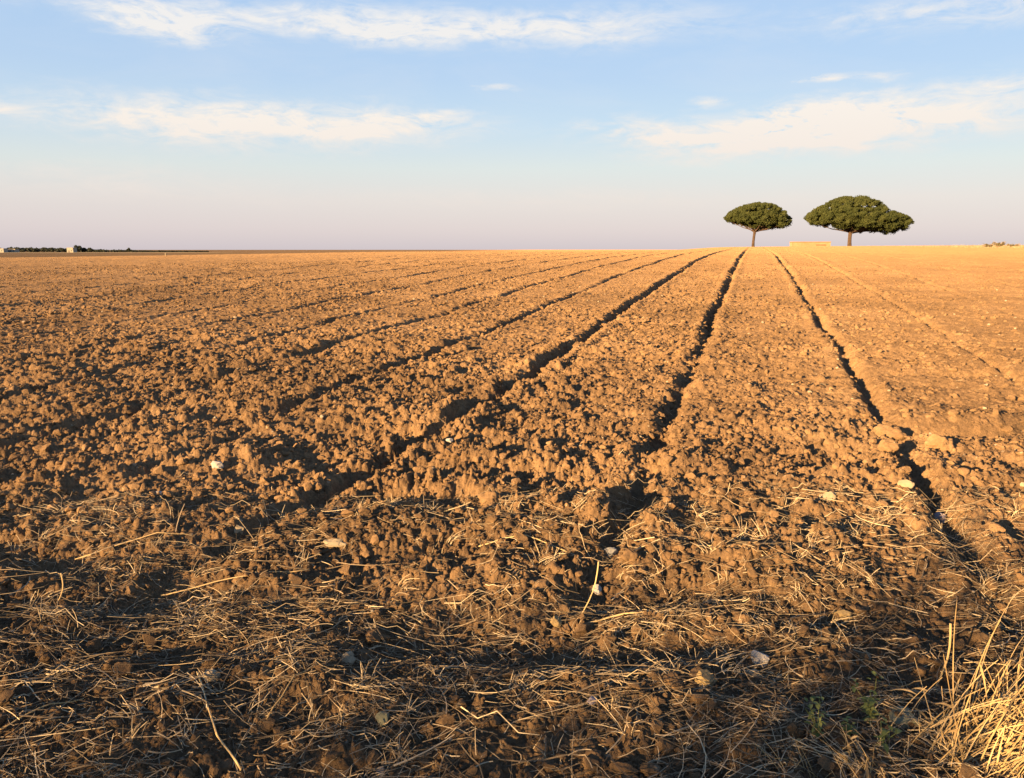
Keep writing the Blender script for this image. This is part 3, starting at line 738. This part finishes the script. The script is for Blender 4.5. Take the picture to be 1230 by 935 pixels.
for a in [(262, 563, 15, 12, 'white', 'small whitish stone in the sunlit clods, upper left of the furrows', 11),
          (402, 659, 32, 9, 'cream', 'flat pale stone lying in the shadow at the start of the second furrow', 12),
          (418, 790, 18, 17, 'cream', 'rounded cream stone among straw in the lower middle left', 13),
          (287, 638, 13, 15, 'cream', 'upright cream pebble left of the flat pale stone', 14),
          (995, 603, 22, 12, 'cream', 'cream stone on the sunlit soil just past the straw, right side', 15),
          (1087, 592, 17, 10, 'cream', 'pale stone beside the right furrow, above and right of the cream one', 16),
          (913, 789, 20, 21, 'white', 'bright white angular stone in the shaded straw at the right', 17),
          (904, 810, 16, 9, 'cream', 'small dull stone just below the bright white angular stone', 18),
          (733, 660, 19, 12, 'grey', 'grey stone at the near end of the central furrow', 19),
          (717, 695, 12, 13, 'white', 'small whitish pebble right below the leaning bright stalk', 20),
          (668, 740, 14, 15, 'yellow', 'yellowish stone in the middle of the straw', 21),
          (681, 742, 14, 13, 'clod', 'brown pebble touching the yellowish stone in the straw', 22),
          (710, 858, 12, 11, 'lilac', 'little lilac-white pebble low in the shaded middle', 23),
          (461, 872, 17, 19, 'green', 'greenish grey rounded stone low in the shade, left of the middle', 24),
          (845, 825, 26, 22, 'yellow', 'large yellow-brown stone in the shaded straw, right of the middle', 25),
          (255, 818, 19, 15, 'cream', 'tan stone at the top end of the thick pale bent stalk', 26),
          (1080, 872, 34, 18, 'green', 'flat grey-green stone beside the green weeds, bottom right', 27),
          (191, 591, 13, 6, 'white', 'thin white flake of stone on the cloddy soil at the left', 28),
          (1012, 736, 20, 16, 'yellow', 'brown stone in the straw, below the right furrow', 29),
          (540, 535, 9, 7, 'white', 'tiny white pebble beside the second furrow', 30),
          (457, 925, 10, 12, 'grey', 'small grey pebble near the bottom edge, left of the middle', 31),
          (1130, 608, 12, 14, 'lilac', 'greyish pebble by the right furrow near the straw', 32)]:
    rock(*a[:7] if False else a[:6], a[6])
for a in [(590, 601, 32, 27, 'large round sunlit clod in front of the middle rows', 41), (1065, 512, 40, 22, 'broad pale clod on the edge of the right furrow', 42),
          (1127, 528, 34, 22, 'pointed clod just right of the right furrow', 43), (538, 494, 22, 14, 'big clod perched beside the second furrow', 44),
          (1066, 545, 24, 18, 'clod lying below the broad pale clod by the right furrow', 45), (757, 672, 24, 18, 'rounded clod right of the grey stone by the straw', 46),
          (222, 700, 18, 14, 'reddish clod resting in the straw, left', 47), (593, 616, 28, 18, 'clod tucked under the large round sunlit clod', 48)]:
    rock(a[0], a[1], a[2], a[3], 'clod', a[4], a[5], 0.5, 'soil_clod', 'soil clod', False, 4)

n = 420; r = np.exp(rng.uniform(math.log(1.9), math.log(22), n)); a = rng.uniform(-0.75, 0.75, n); x = r * np.sin(a); y = r * np.cos(a)
sz = np.clip(np.maximum(0.004, 0.0013 * r) * rng.uniform(0.05, 1, n) ** -0.35, 0, 0.028)
v, f = scatter_lumps(np.column_stack([x, y, ground(x, y) + sz * 0.35]), sz, 0.7)
M_PEB = stone_mat('soil_stained_pebble', (0.34, 0.27, 0.19))
tag(mesh_np('pebbles', v, [f], M_PEB), 'tiny pale pebbles strewn over the whole field', 'pebbles', kind='stuff')

# ------------------------------------------------------------------ dry grass tuft, bottom right
def tuft(cx, cy, n, spread, lo, hi, bias, label, rad=0.0017, folded=0.45):
    gz = g1(cx, cy); e = empty('grass_tuft', (cx, cy, gz)); tag(e, label, 'grass tuft', 'dry grass tufts at the bottom right')
    k = 8; s = np.linspace(0, 1, k)
    b = rng.normal(size=(n, 2)) * spread * 0.5; L = rng.uniform(lo, hi, n)
    dr = rng.normal(size=(n, 2)) * 0.36 + np.array(bias)[None]
    P = np.zeros((n, k, 3))
    fold = rng.uniform(0, 1, n) < folded; fp = rng.uniform(0.35, 0.7, n)
    for i in range(n):
        d = np.array([dr[i, 0], dr[i, 1], 1.0]); d /= np.linalg.norm(d); p = np.array([b[i, 0], b[i, 1], -0.02]); st = L[i] / (k - 1)
        done = False
        for j in range(k):
            P[i, j] = p
            if fold[i] and s[j] > fp[i] and not done:
                d = np.array([d[0] * 0.6 + random.gauss(0.15, 0.5), d[1] + random.gauss(0, 0.5), -random.uniform(0.15, 1.1)]); done = True
            else: d = d + np.array([bias[0] * 0.05, bias[1] * 0.05, -0.10])
            d /= np.linalg.norm(d); p = p + d * st; p[2] = max(p[2], -0.01)
    rd = rng.uniform(0.5, 1.15, n)[:, None] * rad * np.linspace(1.1, 0.45, k)[None]
    v, f, t = tube_np(P, rd, rng.beta(3, 2, n)); mesh_np('blades', v, [f], M_GRASS, e, False, t)
    # withered leaves hanging in the tuft
    m_ = n // 3; kk = 5; j = rng.integers(2, k - 1, m_); q0 = P[rng.integers(0, n, m_), j]
    dd = rng.normal(size=(m_, 3)) * np.array([1, 1, 0.7]); dd /= np.linalg.norm(dd, axis=1)[:, None]; LL = rng.uniform(0.03, 0.10, m_)
    ss = np.linspace(0, 1, kk); C = q0[:, None] + dd[:, None] * (LL[:, None] * ss)[:, :, None]; C[:, :, 2] -= (LL[:, None] * ss ** 2) * 0.5 
    sd = np.cross(dd, rng.normal(size=dd.shape)); sd /= np.linalg.norm(sd, axis=1)[:, None]
    wd = 0.0035 * np.array([0.4, 1, 1, 0.7, 0.1])
    vv = np.stack([C - sd[:, None] * wd[None, :, None], C + sd[:, None] * wd[None, :, None]], axis=2).reshape(-1, 3)
    base = (np.arange(m_) * kk * 2)[:, None]; i_ = (np.arange(kk - 1) * 2)[None]
    ff = np.stack([base + i_, base + i_ + 1, base + i_ + 3, base + i_ + 2], axis=-1).reshape(-1, 4)
    mesh_np('withered_leaves', vv, [ff], M_GRASS, e, False, np.repeat(rng.uniform(0.1, 0.8, m_), kk * 2))
x0, y0 = at(1205, 925)
tuft(x0 + 0.05, y0, 560, 0.25, 0.14, 0.48, (0.72, 0.12), 'large golden dry grass tuft bending over at the bottom right corner', 0.0024)
x0, y0 = at(1140, 905)
tuft(x0, y0, 90, 0.13, 0.07, 0.22, (0.25, 0.0), 'thin dry tuft with folded blades just left of the large golden tuft', 0.0017, 0.7)
x0, y0 = at(1040, 935)
tuft(x0, y0, 26, 0.10, 0.08, 0.24, (-0.3, 0.1), 'sparse dry tuft behind the green weeds at the bottom right', 0.0017, 0.5)
x0, y0 = at(975, 940)
tuft(x0, y0, 16, 0.08, 0.06, 0.16, (-0.2, 0.0), 'smallest sparse tuft at the bottom edge, left of the green weeds', 0.0015, 0.4)

# ------------------------------------------------------------------ green weeds
def weed(px, py, hpx, leaves, label):
    x_, y_ = at(px, py); dist = math.hypot(x_, y_, EYE); H = hpx / FPX * dist; e = empty('weed', (x_, y_, g1(x_, y_))); tag(e, label, 'weed', 'small green weeds')
    n_ = 4; P = []
    for i in range(n_):
        a = random.uniform(0, 6.28); ln = random.uniform(0.15, 0.5); P.append([(math.cos(a) * ln * H * s * s, math.sin(a) * ln * H * s * s, H * s * random.uniform(.85, 1)) for s in (0, .35, .7, 1)])
    P = np.array(P); v, f, t = tube_np(P, np.full((n_, 4), 0.0012), np.full(n_, 0.6)); mesh_np('stem', v, [f], M_WEED, e, False, t)
    vv = []; ff = []; tt = []
    for i in range(leaves):
        c = P[random.randrange(n_)][random.randrange(1, 4)] + rng.normal(size=3) * 0.006; a = random.uniform(0, 6.28); d = np.array([math.cos(a), math.sin(a), random.uniform(-.2, .7)]); d /= np.linalg.norm(d)
        sd = np.cross(d, [0, 0, 1]); sd /= np.linalg.norm(sd); up = np.cross(sd, d); L = random.uniform(0.014, 0.03); b = len(vv)
        for s, w in ((0, 0.08), (.3, .42), (.65, .36), (1, .04)):
            q = c + d * L * s - np.array([0, 0, 1]) * L * 0.3 * s * s
            vv += [q - sd * w * L * .6 + up * w * L * .25, q, q + sd * w * L * .6 + up * w * L * .25]
        for j in range(3):
            for m_ in range(2): ff.append((b + j * 3 + m_, b + j * 3 + m_ + 1, b + j * 3 + m_ + 4, b + j * 3 + m_ + 3))
        tt += [random.random()] * 12
    mesh_np('leaves', np.array(vv), [np.array(ff)], M_WEED, e, True, np.array(tt))
weed(1045, 885, 46, 70, 'green leafy weed beside the flat grey-green stone')
weed(980, 905, 44, 44, 'yellowish green weed left of the other weeds, near the bottom edge')
weed(1058, 915, 30, 30, 'small weed below the green leafy one, between dry stems')
weed(1020, 905, 22, 18, 'tiny pale weed between the two taller green weeds')

# ------------------------------------------------------------------ roadside scrub behind the viewer: its shadow lies over the near straw
n = 9000; xs = rng.uniform(-9, 4.5, n); ys = rng.uniform(-1.5, -0.75, n); k = 5; s = np.linspace(0, 1, k)
top = np.interp(xs, [-9, -3.2, -2.1, -1.78, -1.62, -1.45, 4], [0.98, 1.08, 1.25, 1.45, 0.8, 0.25, 0.25]) * (0.78 + 0.34 * vnoise(xs / 0.35, ys * 0 + 2, 5)) * rng.uniform(0.55, 1.0, n)
tall = (rng.uniform(0, 1, n) < 0.14) & (xs < -1.7); top = np.where(tall, top * rng.uniform(1.2, 1.6, n), top)
gz = macro(xs, ys); ln = rng.normal(size=(n, 2)) * 0.16
PP = np.stack([xs[:, None] + ln[:, :1] * s ** 2, ys[:, None] + ln[:, 1:] * s ** 2, gz[:, None] + top[:, None] * s], axis=2)
v, f, t = tube_np(PP, np.tile([0.006, 0.006, 0.005, 0.004, 0.002], (n, 1)), rng.uniform(0, 1, n))
tips = PP[rng.integers(0, n, 2600), rng.integers(1, 5, 2600)]
v2, f2, t2 = leaf_cloud(tips, np.full(len(tips), 0.05), 10, 0.035)
o = mesh_np('roadside_scrub', np.vstack([v, v2]), [f, f2 + len(v)], M_SCRUB, None, False, np.concatenate([t, t2]))
tag(o, 'tall dry roadside scrub along the field edge behind the viewer', 'scrub', kind='stuff')
